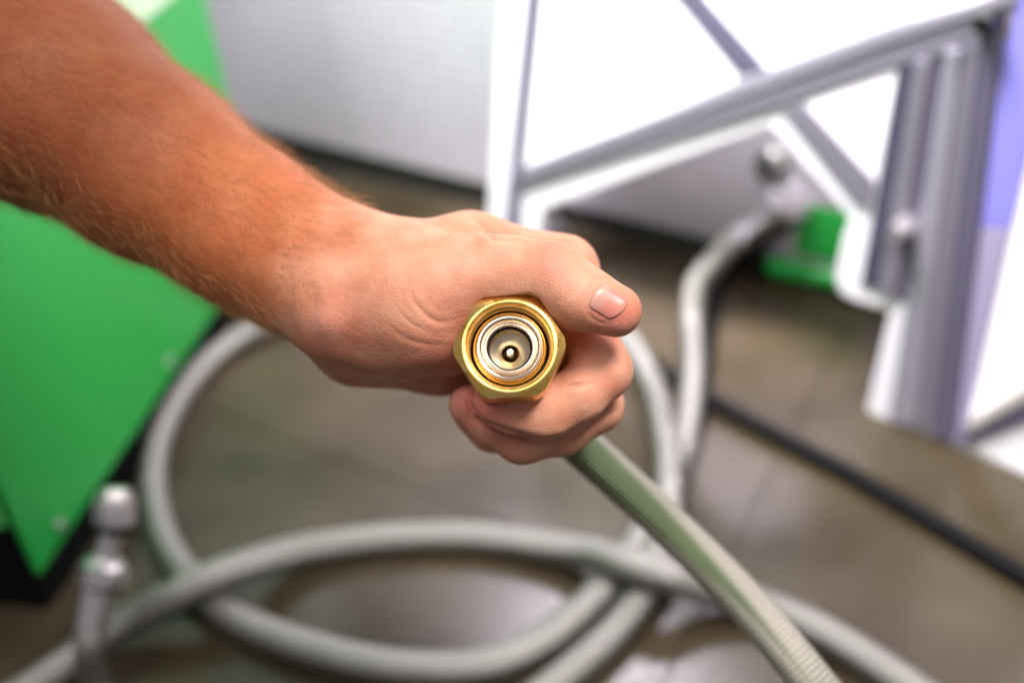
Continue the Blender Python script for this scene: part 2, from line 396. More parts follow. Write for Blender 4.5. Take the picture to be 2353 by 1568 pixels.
arc = [(-150, 1720, 0.002), (100, 1560, .002), (260, 1448, .008), (430, 1352, .027), (560, 1300, .022), (700, 1262, .004), (900, 1236, 0), (1100, 1234, 0), (1300, 1262, .006), (1430, 1292, .027), (1530, 1318, .030),
       (1640, 1352, .012), (1780, 1400, 0), (1900, 1456, 0), (2060, 1556, 0), (2250, 1690, 0)]
ap_ = floor_path(arc)
h2 = empty('braided_hose', ap_[len(ap_)//2], 'grey braided hose arching across the bottom, lying over the loop', 'hose', 'braided hoses')
link('hose_tube', braided_mesh(ap_, HR, 0.0008, 96, 0.0005), m_braid, h2)

ck = [(1380, 735, 0), (1500, 838, 0), (1690, 950, 0), (1960, 1092, 0), (2200, 1232, 0), (2400, 1350, 0), (2700, 1520, 0)]
cp = floor_path(ck, 0.0085)
tag(recenter(link('power_cable', tube_mesh(cp, 0.0085, 20), m_black)), 'thick black cable running diagonally over the floor at right', 'cable')
pc = spline([at_depth(1870, 455, 1.13), at_depth(1770, 540, 1.10), on_floor(1700, 592, 0.012), on_floor(1655, 640, 0.009), on_floor(1628, 740, 0.009), on_floor(1610, 900, 0.009), on_floor(1600, 960, .009)], 10)
tag(recenter(link('black_hose', tube_mesh(pc, 0.009, 20), m_black)), 'dark rubber hose beside the steel valve behind the frame', 'hose')

# steel coupling standing at lower left
D0 = 0.70
lf = empty('hose_fitting', at_depth(225, 1560, D0), 'shiny steel threaded coupling on short hose beside the green cabinet', 'hose fitting')
turned('cap_nut', at_depth(262, 1206, D0), at_depth(266, 1122, D0), [(0, .013), (.1, .0138), (.75, .0138), (.85, .012), (1, .010)], m_steel, lf, 6)
turned('dark_gap_ring', at_depth(259, 1220, D0), at_depth(262, 1207, D0), [(0, .012), (1, .012)], m_black, lf)  # black ring makes the dark gap between cap nut and neck
turned('neck', at_depth(243, 1278, D0), at_depth(259, 1221, D0), [(0, .008), (.3, .0075), (.6, .0075), (1, .0085)], m_steel, lf)
turned('union_nut', at_depth(232, 1338, D0), at_depth(243, 1279, D0), [(0, .0165), (.1, .0168), (.7, .0168), (.8, .014), (1, .012)], m_steel, lf, 6)
turned('dark_gap_ring', at_depth(230, 1345, D0), at_depth(232, 1339, D0), [(0, .014), (1, .014)], m_black, lf)  # black ring makes the dark gap below the union nut
turned('ferrule', at_depth(210, 1450, D0), at_depth(230, 1340, D0), [(0, .0105), (.3, .0115), (.95, .0115), (1, .009)], m_steel, lf)
hp = spline([at_depth(212, 1448, D0), at_depth(208, 1500, D0), on_floor(225, 1590, .02), on_floor(300, 1700, .012), on_floor(420, 1800, .012)], 10)
link('hose_tail', braided_mesh(hp, 0.0105, 0.001, 80, 0.0004), m_braid, lf)

# ------------------------------------------------------------------ the coupling held in the hand
ax = Vector((-0.02, math.sin(math.radians(12.0)), math.cos(math.radians(12.0)))).normalized()   # camera space, towards viewer
Xh = Vector((1, 0, 0)); Xh = (Xh - ax*Xh.dot(ax)).normalized(); Yh = ax.cross(Xh)
NF = at_depth(1170, 794, 0.350)
Rn = (R3 @ Matrix((Xh, Yh, ax)).transposed()).to_4x4()
MN = Matrix.Translation(NF) @ Rn @ Matrix.Diagonal((0.001, 0.001, 0.001, 1))

m_brass = mat('brass', (0.78, 0.55, 0.16), 0.27, 1)
noise_col(m_brass, (0.86, 0.50, 0.09), (0.98, 0.65, 0.21), 160, 5, 0.3, 0.65, coord='Object', bump=0.12, bumpd=0.0002)
nr = N_(m_brass, 'ShaderNodeTexNoise'); nr.inputs['Scale'].default_value = 420; nr.inputs['Detail'].default_value = 4
rr = N_(m_brass, 'ShaderNodeMapRange'); rr.inputs[3].default_value = 0.18; rr.inputs[4].default_value = 0.42
L_(m_brass, nr.outputs['Fac'], rr.inputs[0]); L_(m_brass, rr.outputs[0], m_brass.node_tree.nodes['Principled BSDF'].inputs['Roughness'])
def spots(m, scale, lo, hi, dark):
    b = m.node_tree.nodes['Principled BSDF']; src = b.inputs['Base Color'].links[0].from_socket
    t = N_(m, 'ShaderNodeTexCoord'); n = N_(m, 'ShaderNodeTexNoise'); n.inputs['Scale'].default_value = scale; n.inputs['Detail'].default_value = 6; L_(m, t.outputs['Object'], n.inputs['Vector'])
    k = N_(m, 'ShaderNodeMapRange'); k.inputs[1].default_value = lo; k.inputs[2].default_value = hi; L_(m, n.outputs['Fac'], k.inputs[0])
    x = N_(m, 'ShaderNodeMix', data_type='RGBA', blend_type='MULTIPLY'); L_(m, k.outputs[0], x.inputs[0]); L_(m, src, x.inputs[6]); x.inputs[7].default_value = (*dark, 1); L_(m, x.outputs[2], b.inputs['Base Color'])
spots(m_brass, 330, 0.57, 0.72, (0.62, 0.50, 0.38))
m_brass2 = mat('bronze', (0.62, 0.33, 0.06), 0.25, 1)
m_nick = mat('nickel', (0.87, 0.69, 0.52), 0.2, 1)
m_cup = mat('satin_champagne', (0.80, 0.67, 0.46), 0.30, 1)

m_tip = mat('pin_tip', (0.9, 0.85, 0.75), 0.3, 1)
m_oring = mat('o_ring_rubber', (0.01, 0.012, 0.015), 0.35)

hs = empty('gas_hose', NF, 'braided hose with open brass hex nut gripped in the hand', 'hose', 'braided hoses')
# hex nut
def hexr(a, R, rot):
    a = (a - rot) % (math.pi/3) - math.pi/6
    h = R*math.cos(math.pi/6)/math.cos(a); k_ = 0.3; m_ = 19.85
    return 0.5*(h + m_ - math.sqrt((h-m_)**2 + k_*k_*0.2))
R = 20.9; rot = math.radians(3.5); seg = 180
rc = 16.6
def cz(r): return 0.0 if r < rc else (r-rc)*math.tan(math.radians(27)) + 0.0
rings = []
bore = [(14.0, 11.0)]
z = 10.6
while z > 2.3:                      # thread
    bore += [(14.15, z), (14.65, z-0.35)]; z -= 0.75
bore += [(14.7, 2.0), (15.1, 0.7), (15.35, 0.25), (15.7, 0.06), (16.0, 0.0)]
v = []; f = []; prof = []
nb = len(bore)
fr = [0.0, 0.15, 0.3, 0.5, 0.7, 0.85, 1.0]
def ringv(fn):
    base = len(v)
    for s in range(seg):
        a = 2*math.pi*s/seg; r, zz = fn(a); v.append(MN @ Vector((r*math.cos(a), r*math.sin(a), -zz)))
    rings.append(base)
for (r, zz) in bore: ringv(lambda a, r=r, zz=zz: (r, zz))
for t in fr[1:]:
    ringv(lambda a, t=t: ((16.0 + (hexr(a, R, rot)-16.0)*t), cz(16.0 + (hexr(a, R, rot)-16.0)*t)))
LEN = 15.0
ringv(lambda a: (hexr(a, R, rot), LEN - cz(hexr(a, R, rot))*1.2))
ringv(lambda a: (min(hexr(a, R, rot), 17.0), LEN))
ringv(lambda a: (12.9, LEN+0.3)); ringv(lambda a: (14.0, 11.0))
for i in range(len(rings)-1):
    for s in range(seg):
        s2 = (s+1) % seg; f.append((rings[i]+s, rings[i+1]+s, rings[i+1]+s2, rings[i]+s2))
me = fix(mesh_from(v, f))
nut = sharp(link('hex_nut', me, m_brass, hs), 28)
ob = link('retaining_flange', lathe_mesh([(12.2, 9), (13.0, 8.5), (13.1, 7), (13.1, 5.0), (13.0, 4.3), (12.8, 3.9), (12.6, 3.7), (12.35, 3.9), (12.2, 4.4)], MN), m_brass2, hs)
link('dark_gap_ring', lathe_mesh([(14.0, 8.6), (13.6, 8.0), (13.15, 8.0), (12.9, 8.6), (12.9, 10), (14.0, 10)], MN), m_oring, hs)  # black ring added to stand in for the shaded gap around the flange
ring = link('sealing_ring', lathe_mesh([(12.25, 5.5), (12.22, 4.0), (12.1, 3.45), (11.85, 3.2), (11.5, 3.12), (11.42, 3.3), (11.34, 3.1), (11.0, 3.08), (10.92, 3.28), (10.84, 3.1), (10.4, 3.2),
        (10.0, 3.6), (9.7, 4.15), (9.45, 4.35), (9.2, 4.2), (9.05, 3.85), (8.85, 3.7), (8.3, 3.72), (8.1, 3.9), (8.02, 4.3), (8.0, 6.2)], MN), m_nick, hs)
sharp(ring, 50)
link('o_ring', lathe_mesh([(8.1, 6.8), (7.75, 6.3), (7.6, 5.9), (7.3, 6.1), (7.2, 6.6), (7.5, 7.4)], MN), m_oring, ring)
cup = link('cup', lathe_mesh([(7.9, 7.0), (7.45, 6.6), (7.4, 7.0), (7.38, 12.2), (7.2, 12.6), (6.9, 12.75), (5.2, 13.6), (3.5, 14.5), (3.25, 14.7), (3.1, 15.0)], MN), m_cup, hs)
sharp(cup, 35)
link('socket', lathe_mesh([(3.1, 15.0), (3.05, 19.5), (2.9, 20), (0.01, 20)], MN), mat('dark_socket', (0.42, 0.25, 0.07), 0.35, 1), cup)  # hole coloured darker than the cup around it
pin = link('pin', lathe_mesh([(2.6, 20), (2.35, 17.5), (2.0, 15.5), (1.5, 13.6), (1.28, 12.0)], MN, 48), m_cup, cup)
link('pin_tip', lathe_mesh([(1.28, 12.0), (1.27, 11.2), (1.15, 10.95), (0.95, 10.9), (0.01, 10.98)], MN, 48), m_tip, cup)
link('coupling_body', lathe_mesh([(9, 10.5), (12.8, 10.6), (12.8, 30), (12.0, 31), (11.0, 45), (11.2, 56), (11.2, 80), (10.6, 86), (0.01, 87)], MN), m_brass, hs)
# held hose
tail = MN @ Vector((0, 0, -84))
bdir = (MN @ Vector((0, 0, -100)) - MN @ Vector((0, 0, -60))).normalized()
hd = spline([tail, tail + bdir*0.014, at_depth(1290, 985, 0.452), at_depth(1400, 1082, 0.458), at_depth(1540, 1210, 0.462), at_depth(1700, 1368, 0.455), at_depth(1850, 1545, 0.440), at_depth(1990, 1730, 0.43), at_depth(2200, 2050, 0.42)], 16)
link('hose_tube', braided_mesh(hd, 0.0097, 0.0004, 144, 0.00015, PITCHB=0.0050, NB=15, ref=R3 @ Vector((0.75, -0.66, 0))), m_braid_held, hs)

# ------------------------------------------------------------------ the arm and hand: one continuous surface
def hp3(px, py, d): return np.array([(px-PW/2)*d/F, -(py-PH/2)*d/F, -d])
# round cones: (px,py,depth mm,r) -> (px,py,depth,r)
def rc_(a, b): return (hp3(*a[:3]), hp3(*b[:3]), a[3], b[3])
core = [   # (primitive, blend radius)
 (rc_((-190, 20, 470, 56), (120, 225, 448, 46.8)), 0),
 (rc_((120, 225, 448, 46.8), (353, 383, 428, 36.3)), 12),
 (rc_((353, 383, 428, 36.3), (560, 520, 412, 29.8)), 12),
 (rc_((560, 520, 412, 29.8), (713, 612, 402, 26.5)), 10),
 (rc_((713, 612, 402, 26.5), (860, 655, 400, 22)), 10),
 (rc_((560, 520, 440, 30), (730, 640, 430, 25)), 10),
 # back of the hand and index metacarpal
 (rc_((850, 650, 400, 21.5), (1080, 588, 402, 16)), 12),
 (rc_((1080, 588, 402, 16), (1296, 618, 402, 13.2)), 6),
 (rc_((850, 680, 425, 22), (1270, 660, 430, 15)), 12),
 (rc_((850, 720, 440, 20), (1230, 700, 452, 14)), 10),
 # heel and hypothenar
 (rc_((790, 735, 392, 17), (880, 760, 396, 19)), 9),
 (rc_((820, 790, 412, 17.5), (1010, 815, 418, 15)), 7),
 (rc_((1010, 815, 418, 15), (1120, 800, 440, 14)), 6),
]
thumb = [
 (rc_((830, 700, 386, 19), (960, 690, 378, 20.5)), 8),
 (rc_((960, 690, 378, 20.5), (1090, 640, 370, 14.2)), 8),
 (rc_((960, 720, 384, 21), (1030, 770, 386, 15)), 9),
 (rc_((1090, 636, 370, 14), (1180, 630, 365, 12)), 7),
 (rc_((1180, 630, 365, 11.8), (1262, 636, 361, 11.6)), 5),
 (rc_((1262, 636, 361, 11.4), (1330, 682, 357, 10.4)), 3.5),
 (rc_((1330, 682, 357, 10.3), (1414, 714, 355, 9.4)), 5),
]
def finger(j, k=4): return [(rc_(j[i], j[i+1]), k) for i in range(len(j)-1)]
index = finger([(1292, 625, 402, 12.5), (1345, 740, 390, 10.8), (1383, 850, 380, 10.7), (1330, 905, 375, 9.6), (1250, 943, 374, 10.2), (1180, 938, 371, 8.6), (1128, 928, 369, 7.6)], 3)
middle = finger([(1290, 650, 420, 13), (1345, 780, 410, 10.8), (1366, 930, 400, 10.8), (1290, 985, 395, 9.8), (1200, 1000, 393, 10.4), (1130, 965, 390, 8.8), (1076, 930, 387, 7.8)], 3)
ring_ = finger([(1280, 680, 442, 12), (1330, 800, 432, 10.5), (1345, 945, 420, 10), (1205, 995, 414, 9.6), (1130, 985, 410, 8.6), (1085, 955, 406, 7.4)], 3)
little = finger([(1260, 710, 460, 11), (1310, 830, 452, 9), (1320, 930, 442, 8.8), (1200, 970, 436, 8.2), (1115, 935, 432, 7)], 3)
def sd_rc(p, prim):
    a, b, r1, r2 = prim
    ba = b - a; l2 = float(ba @ ba); rr = r1 - r2; a2 = l2 - rr*rr; il2 = 1.0/l2
    pa = p - a; y = pa @ ba; z = y - l2
    x = pa*l2 - y[:, None]*ba; x2 = np.einsum('ij,ij->i', x, x)
    y2 = y*y*l2; z2 = z*z*l2; k = np.sign(rr)*rr*rr*x2
    c1 = np.sign(z)*a2*z2 > k; c2 = np.sign(y)*a2*y2 < k
    out = (np.sqrt(x2*a2*il2) + y*rr)*il2 - r1
    out = np.where(c2, np.sqrt(x2+y2)*il2 - r1, out)
    out = np.where(c1, np.sqrt(x2+z2)*il2 - r2, out)
    return out
def smin(a, b, k):
    if k <= 0: return np.minimum(a, b)
    h = np.maximum(k - np.abs(a-b), 0)/k
    return np.minimum(a, b) - h*h*k*0.25
def chain(p, prims):
    d = None
    for pr, k in prims:
        s = sd_rc(p, pr); d = s if d is None else smin(d, s, k*1.6)
    return d
def sdf(p):
    p = np.asarray(p, np.float64)
    d = chain(p, core)
    t = chain(p, thumb)
    # thumb blends softly near the wrist, tightly near the index finger
    kk = np.clip((hp3(1120, 600, 370)[0] - p[:, 0])/30.0, 0, 1)*14 + 2.0
    h = np.maximum(kk - np.abs(d-t), 0)/kk; d = np.minimum(d, t) - h*h*kk*0.25
    fs = None
    for g in (index, middle, ring_, little):
        s = chain(p, g); fs = s if fs is None else smin(fs, s, 0.6)
    # fingers keep a crease against the thumb, blend into the hand at the knuckles
    kf = np.clip((p[:, 1] - hp3(0, 760, 400)[1])/14.0, 0, 1)*6 + 1.2
    dd_ = np.minimum(d, fs); h = np.maximum(kf - np.abs(d-fs), 0)/kf
    return dd_ - h*h*kf*0.25
def grid_surface(lo, hi, st):
    n = [int((hi[i]-lo[i])/st)+1 for i in range(3)]
    xs = [lo[i] + np.arange(n[i])*st for i in range(3)]
    V = np.empty(n)
    YY, ZZ = np.meshgrid(xs[1], xs[2], indexing='ij'); m_ = YY.size
    blk = max(1, 250000//m_)
    for i in range(0, n[0], blk):
        xx = xs[0][i:i+blk]; P = np.empty((len(xx)*m_, 3))
        P[:, 0] = np.repeat(xx, m_); P[:, 1] = np.tile(YY.ravel(), len(xx)); P[:, 2] = np.tile(ZZ.ravel(), len(xx))
        V[i:i+blk] = sdf(P).reshape(len(xx), n[1], n[2])
    ins = V < 0
    c = np.zeros([k-1 for k in n], np.int8)
    offs = [(i, j, k) for i in (0, 1) for j in (0, 1) for k in (0, 1)]
    for o_ in offs: c += ins[o_[0]:n[0]-1+o_[0], o_[1]:n[1]-1+o_[1], o_[2]:n[2]-1+o_[2]]
    act = np.argwhere((c > 0) & (c < 8))
    idx = -np.ones(c.shape, np.int64); idx[tuple(act.T)] = np.arange(len(act))
    acc = np.zeros((len(act), 3)); cnt = np.zeros(len(act))
    for o1 in offs:
        for axi in range(3):
            if o1[axi]: continue
            o2 = list(o1); o2[axi] = 1; o2 = tuple(o2)
            v1 = V[act[:, 0]+o1[0], act[:, 1]+o1[1], act[:, 2]+o1[2]]; v2 = V[act[:, 0]+o2[0], act[:, 1]+o2[1], act[:, 2]+o2[2]]
            ms = (v1 < 0) != (v2 < 0); t = np.where(ms, v1/np.where(ms, v1-v2, 1), 0)
            p = np.tile(np.array(o1, float), (len(act), 1)); p[:, axi] = t
            acc[ms] += p[ms]; cnt[ms] += 1
    verts = (act + acc/cnt[:, None])*st + np.array(lo)
    faces = []
    for axi in range(3):
        u, w_ = [(1, 2), (2, 0), (0, 1)][axi]
        s1 = [slice(0, n[k]) for k in range(3)]; s2 = list(s1)
        s1[axi] = slice(0, n[axi]-1); s2[axi] = slice(1, n[axi])
        e = np.argwhere(ins[tuple(s1)] != ins[tuple(s2)])
        ok = (e[:, u] > 0) & (e[:, w_] > 0) & (e[:, u] < n[u]-1) & (e[:, w_] < n[w_]-1); e = e[ok]
        flip = ins[tuple(s1)][tuple(e.T)]
        def cell(du, dw):
            q = e.copy(); q[:, u] -= du; q[:, w_] -= dw; return idx[tuple(q.T)]
        q = np.stack([cell(1, 1), cell(0, 1), cell(0, 0), cell(1, 0)], 1)
        q[~flip] = q[~flip][:, ::-1]; faces.append(q)
    return verts, np.concatenate(faces)
def grad(p, e=0.25):
    g = np.empty_like(p); 
    for i in range(3):
        q = p.copy(); q[:, i] += e; r = p.copy(); r[:, i] -= e; g[:, i] = (sdf(q) - sdf(r))/(2*e)
    return g/np.maximum(np.linalg.norm(g, axis=1), 1e-6)[:, None]
def project(p, it=2):
    for _ in range(it):
        g = grad(p); p = p - g*np.clip(sdf(p), -1.5, 1.5)[:, None]*0.9
    return p
def subdiv(v, q):
    n = len(v); e = np.concatenate([q[:, [i, (i+1) % 4]] for i in range(4)]); es = np.sort(e, 1)
    key = es[:, 0]*n + es[:, 1]; uq, inv = np.unique(key, return_inverse=True)
    ev = (v[uq//n] + v[uq % n])/2; fv = v[q].mean(1)
    m_ = len(q); E = [n + inv[i*m_:(i+1)*m_] for i in range(4)]; Fc = n + len(uq) + np.arange(m_)
    nq = np.concatenate([np.stack([q[:, i], E[i], Fc, E[(i-1) % 4]], 1) for i in range(4)])
    return np.concatenate([v, ev, fv]), nq
lo = (-262, -68, -486); hi = (64, 215, -338)
hv, hq = grid_surface(lo, hi, 2.0)
hv = project(hv, 1)
hv, hq = subdiv(hv, hq); hv = project(hv, 1)
hv, hq = subdiv(hv, hq); hv = project(hv, 1)
# laplacian touch of smoothing so creases are soft
def smooth(v, q, it=2, lam=0.5):
    e = np.concatenate([q[:, [i, (i+1) % 4]] for i in range(4)]); e = np.concatenate([e, e[:, ::-1]])
    deg = np.bincount(e[:, 0], minlength=len(v)).astype(float)
    for _ in range(it):
        s = np.stack([np.bincount(e[:, 0], v[e[:, 1], k], len(v)) for k in range(3)], 1)
        v = v + lam*(s/np.maximum(deg, 1)[:, None] - v)
    return v
hv = smooth(hv, hq, 3)
gn = grad(hv)
px = hv[:, 0]/-hv[:, 2]*F + PW/2; py = -hv[:, 1]/-hv[:, 2]*F + PH/2
facing = np.clip(np.einsum('ij,ij->i', gn, -hv/np.linalg.norm(hv, axis=1)[:, None])*3, 0, 1)
def polydist(px, py, pts):
    d = np.full(len(px), 1e9)
    for (x0, y0), (x1, y1) in zip(pts[:-1], pts[1:]):
        dx, dy = x1-x0, y1-y0; t = np.clip(((px-x0)*dx + (py-y0)*dy)/(dx*dx+dy*dy), 0, 1)
        d = np.minimum(d, np.hypot(px-x0-t*dx, py-y0-t*dy))
    return d
disp = np.zeros(len(hv))
def curve2(pts, n=10):
    q = spline([(x, y, 0) for x, y in pts], n); return np.array([[v.x, v.y] for v in q])
def groove(pts, dep, wd, zr, soft=0.3):
    """a fold of the skin, deepest in its middle, fading out at both ends"""
    global disp
    q = curve2(pts); best = np.full(len(px), 1e9); tb = np.zeros(len(px)); near = np.where((px > q[:, 0].min()-60) & (px < q[:, 0].max()+60) & (py > q[:, 1].min()-60) & (py < q[:, 1].max()+60))[0]
    for k in range(len(q)-1):
        dx, dy = q[k+1]-q[k]; t = np.clip(((px[near]-q[k, 0])*dx + (py[near]-q[k, 1])*dy)/(dx*dx+dy*dy+1e-9), 0, 1)
        d = np.hypot(px[near]-q[k, 0]-t*dx, py[near]-q[k, 1]-t*dy); m_ = d < best[near]
        best[near[m_]] = d[m_]; tb[near[m_]] = (k+t[m_])/(len(q)-1)
    fade = np.clip(np.minimum(tb, 1-tb)/soft, 0, 1); fade = fade*fade*(3-2*fade)
    msk = (-hv[:, 2] > zr[0]) & (-hv[:, 2] < zr[1])
    disp -= (dep*np.exp(-(best/wd)**2) - dep*0.3*np.exp(-((best-wd*2.4)/(wd*1.5))**2))*facing*msk*fade
for g_ in [
 ([(1060, 494), (1100, 512), (1128, 540), (1150, 547), (1215, 550)], 1.8, 8, (0, 400), .3),
 ([(1290, 893), (1320, 886), (1375, 881)], 0.9, 6, (0, 400), .5),
 ([(716, 640), (724, 690), (714, 740), (700, 800)], 0.5, 14, (0, 425), .4),
 ([(690, 660), (712, 657), (735, 672)], 0.2, 8, (0, 425), .5),
 ([(672, 680), (662, 730), (672, 780)], 0.4, 11, (0, 425), .5),
 ([(720, 820), (800, 855), (900, 868), (985, 862), (1050, 846)], 1.5, 13, (0, 425), .3),
 ([(935, 650), (950, 690), (985, 728), (1020, 740), (1075, 722)], 0.42, 6, (0, 400), .45),
 ([(900, 690), (925, 725), (960, 752), (1000, 765)], 0.22, 5, (0, 400), .5),
 ([(870, 720), (900, 755), (940, 780), (1000, 792), (1050, 785)], 0.22, 6, (0, 400), .5),
 ([(1236, 560), (1242, 600), (1232, 640)], 0.12, 5, (0, 370), .5),
 ([(1300, 595), (1284, 640), (1262, 672)], 0.18, 6, (0, 370), .5),
 ([(1334, 635), (1318, 668), (1300, 695)], 0.10, 5, (0, 370), .5),
 ([(1352, 720), (1344, 700), (1356, 665), (1372, 642), (1395, 642), (1415, 655)], 0.2, 5, (0, 370), .3),
 ([(1345, 705), (1358, 728), (1385, 742), (1415, 738)], 0.18, 4, (0, 370), .4),
 ([(1080, 915), (1084, 935), (1110, 955), (1150, 965)], 0.3, 5, (0, 380), .4),
 ([(1085, 950), (1110, 970), (1180, 995), (1240, 1012), (1300, 1004), (1360, 974), (1436, 928)], 1.1, 7, (0, 420), .12),
 ([(1072, 905), (1078, 930), (1090, 955)], 0.8, 6, (0, 420), .4),
 ([(1395, 800), (1408, 830), (1440, 850)], 0.3, 6, (0, 420), .5),
 ([(1165, 560), (1200, 552), (1260, 556), (1290, 575)], 0.5, 5, (370, 420), .4),
 ([(1040, 898), (1070, 884), (1100, 893)], 0.7, 6, (380, 420), .4)]: groove(*g_)
bumps = [(1278, 590, 40, 0.9, 370), (755, 735, 45, 1.5, 420), (1330, 575, 40, 0.6, 420), (990, 640, 60, 0.8, 400), (1390, 870, 45, 0.7, 390)]
for x, y, s, a_, zl in bumps:
    disp += a_*np.exp(-(((px-x)**2 + (py-y)**2)/s**2))*facing*(-hv[:, 2] < zl)
# flesh yields under the nut and under the coupling body
hv = hv + gn*disp[:, None]
Minv = (R3.to_4x4().inverted() @ Rn)
axn = np.array(ax); nf = hp3(1170, 794, 350.0)
rel = hv - nf; zc = -(rel @ axn); rad = rel + zc[:, None]*axn; rl = np.linalg.norm(rad, axis=1)
xh = np.array(Xh); yh = np.array(Yh); an = np.arctan2(rad @ yh, rad @ xh)
aa = (an - rot) % (math.pi/3) - math.pi/6; hr_ = np.minimum(R*math.cos(math.pi/6)/np.cos(aa), 19.8)
lim = np.where(zc < LEN+0.5, hr_ + 0.25, 12.9)
m1 = (zc > -14) & (zc < 60) & (rl < lim) & (rl > 0.1)
# in front of the nut nothing may cover it: push radially out
push = np.where(m1, lim - rl, 0)
hv = hv + rad/np.maximum(rl, 1e-3)[:, None]*push[:, None]
for _ in range(1): pass

arm_axis = hp3(120, 225, 448) - hp3(713, 612, 402)
aw = hv @ M3 if False else None
world = (np.array(R3) @ (hv*0.001).T).T + np.array(CAMLOC)
me = bpy.data.meshes.new('person'); me.vertices.add(len(world)); me.vertices.foreach_set('co', world.astype(np.float32).ravel())
me.loops.add(hq.size); me.loops.foreach_set('vertex_index', hq.astype(np.int32).ravel())
me.polygons.add(len(hq)); me.polygons.foreach_set('loop_start', np.arange(0, hq.size, 4, dtype=np.int32)); me.polygons.foreach_set('loop_total', np.full(len(hq), 4, np.int32))
me.update(calc_edges=True); me.validate()
# skin tone: tanned orange forearm, paler pink hand, redder fingertips and knuckles
def sstep(a, b, x): t = np.clip((x-a)/(b-a), 0, 1); return t*t*(3-2*t)
along = (px*0.80 + py*0.60)
tan_ = 1 - sstep(790, 1055, along + 26*np.sin(py/23.0) + 18*np.sin(px/17.0+1))
deep = 1 - sstep(300, 800, along)
pink = np.zeros(len(hv))
for x, y, s, a_ in [(1420, 720, 55, .9), (1275, 600, 45, .5), (1080, 920, 60, .9), (1170, 1000, 60, .45), (780, 750, 90, .45), (1400, 880, 40, .35), (1000, 830, 80, .5), (1130, 940, 50, .5), (1050, 700, 60, .3)]:
    pink += a_*np.exp(-(((px-x)**2+(py-y)**2)/s**2))
pink = np.clip(pink, 0, 1)
cH = np.array([0.68, 0.315, 0.198]); cP = np.array([0.67, 0.225, 0.165]); cT = np.array([0.47, 0.142, 0.052]); cD = np.array([0.22, 0.058, 0.021])
col = cH + (cP-cH)*pink[:, None]; tt = cT + (cD-cT)*deep[:, None]
col = col + (tt-col)*tan_[:, None]
ca = me.color_attributes.new('tone', 'FLOAT_COLOR', 'POINT'); ca.data.foreach_set('color', np.concatenate([col, np.ones((len(col), 1))], 1).astype(np.float32).ravel())
fa = me.attributes.new('tan', 'FLOAT', 'POINT'); fa.data.foreach_set('value', tan_.astype(np.float32))

m_skin = mat('skin', (0.6, 0.33, 0.22), 0.58, 0, 0.28); b = m_skin.node_tree.nodes['Principled BSDF']
at = N_(m_skin, 'ShaderNodeAttribute', attribute_name='tone')
tc = N_(m_skin, 'ShaderNodeTexCoord')
n1 = N_(m_skin, 'ShaderNodeTexNoise'); n1.inputs['Scale'].default_value = 70; n1.inputs['Detail'].default_value = 5; L_(m_skin, tc.outputs['Object'], n1.inputs['Vector'])
r1 = N_(m_skin, 'ShaderNodeMapRange'); r1.inputs[1].default_value = 0.3; r1.inputs[2].default_value = 0.7; r1.inputs[3].default_value = 0.76; r1.inputs[4].default_value = 1.16
L_(m_skin, n1.outputs['Fac'], r1.inputs[0])
mx = N_(m_skin, 'ShaderNodeMix', data_type='RGBA', blend_type='MULTIPLY'); mx.inputs[0].default_value = 1
L_(m_skin, at.outputs['Color'], mx.inputs[6])
cmb = N_(m_skin, 'ShaderNodeCombineXYZ'); sq = N_(m_skin, 'ShaderNodeMath', operation='POWER'); sq.inputs[1].default_value = 1.35
sr = N_(m_skin, 'ShaderNodeMath', operation='POWER'); sr.inputs[1].default_value = 0.5
L_(m_skin, r1.outputs[0], sq.inputs[0]); L_(m_skin, r1.outputs[0], sr.inputs[0])
L_(m_skin, sr.outputs[0], cmb.inputs[0]); L_(m_skin, r1.outputs[0], cmb.inputs[1]); L_(m_skin, sq.outputs[0], cmb.inputs[2])
L_(m_skin, cmb.outputs[0], mx.inputs[7]); L_(m_skin, mx.outputs[2], b.inputs['Base Color'])
n2 = N_(m_skin, 'ShaderNodeTexVoronoi'); n2.inputs['Scale'].default_value = 1100; L_(m_skin, tc.outputs['Object'], n2.inputs['Vector'])
n3 = N_(m_skin, 'ShaderNodeTexNoise'); n3.inputs['Scale'].default_value = 260; n3.inputs['Detail'].default_value = 6; L_(m_skin, tc.outputs['Object'], n3.inputs['Vector'])
ad = N_(m_skin, 'ShaderNodeMath', operation='MULTIPLY_ADD'); ad.inputs[1].default_value = 0.35; L_(m_skin, n2.outputs['Distance'], ad.inputs[0]); L_(m_skin, n3.outputs['Fac'], ad.inputs[2])
bp = N_(m_skin, 'ShaderNodeBump'); bp.inputs['Strength'].default_value = 0.5; bp.inputs['Distance'].default_value = 0.0006
L_(m_skin, ad.outputs[0], bp.inputs['Height']); L_(m_skin, bp.outputs[0], b.inputs['Normal'])
b.inputs['Subsurface Weight'].default_value = 0.25; b.inputs['Subsurface Radius'].default_value = (1.0, 0.35, 0.2); b.inputs['Subsurface Scale'].default_value = 0.003
person = link('person', me, m_skin)
tag(recenter(person), 'bare tanned hairy forearm and hand gripping the brass nut', 'person')

# thumb nail: a curved plate lying on the thumb
from mathutils.bvhtree import BVHTree
sel = np.where((px > 1300) & (px < 1500) & (py > 600) & (py < 800))[0]
def trace(x, y):
    d = hp3(x, y, 1.0); t = 330.0
    for _ in range(60):
        s = sdf((d*t)[None])[0]; t += s*0.9
        if abs(s) < 0.01: break
    return d*t
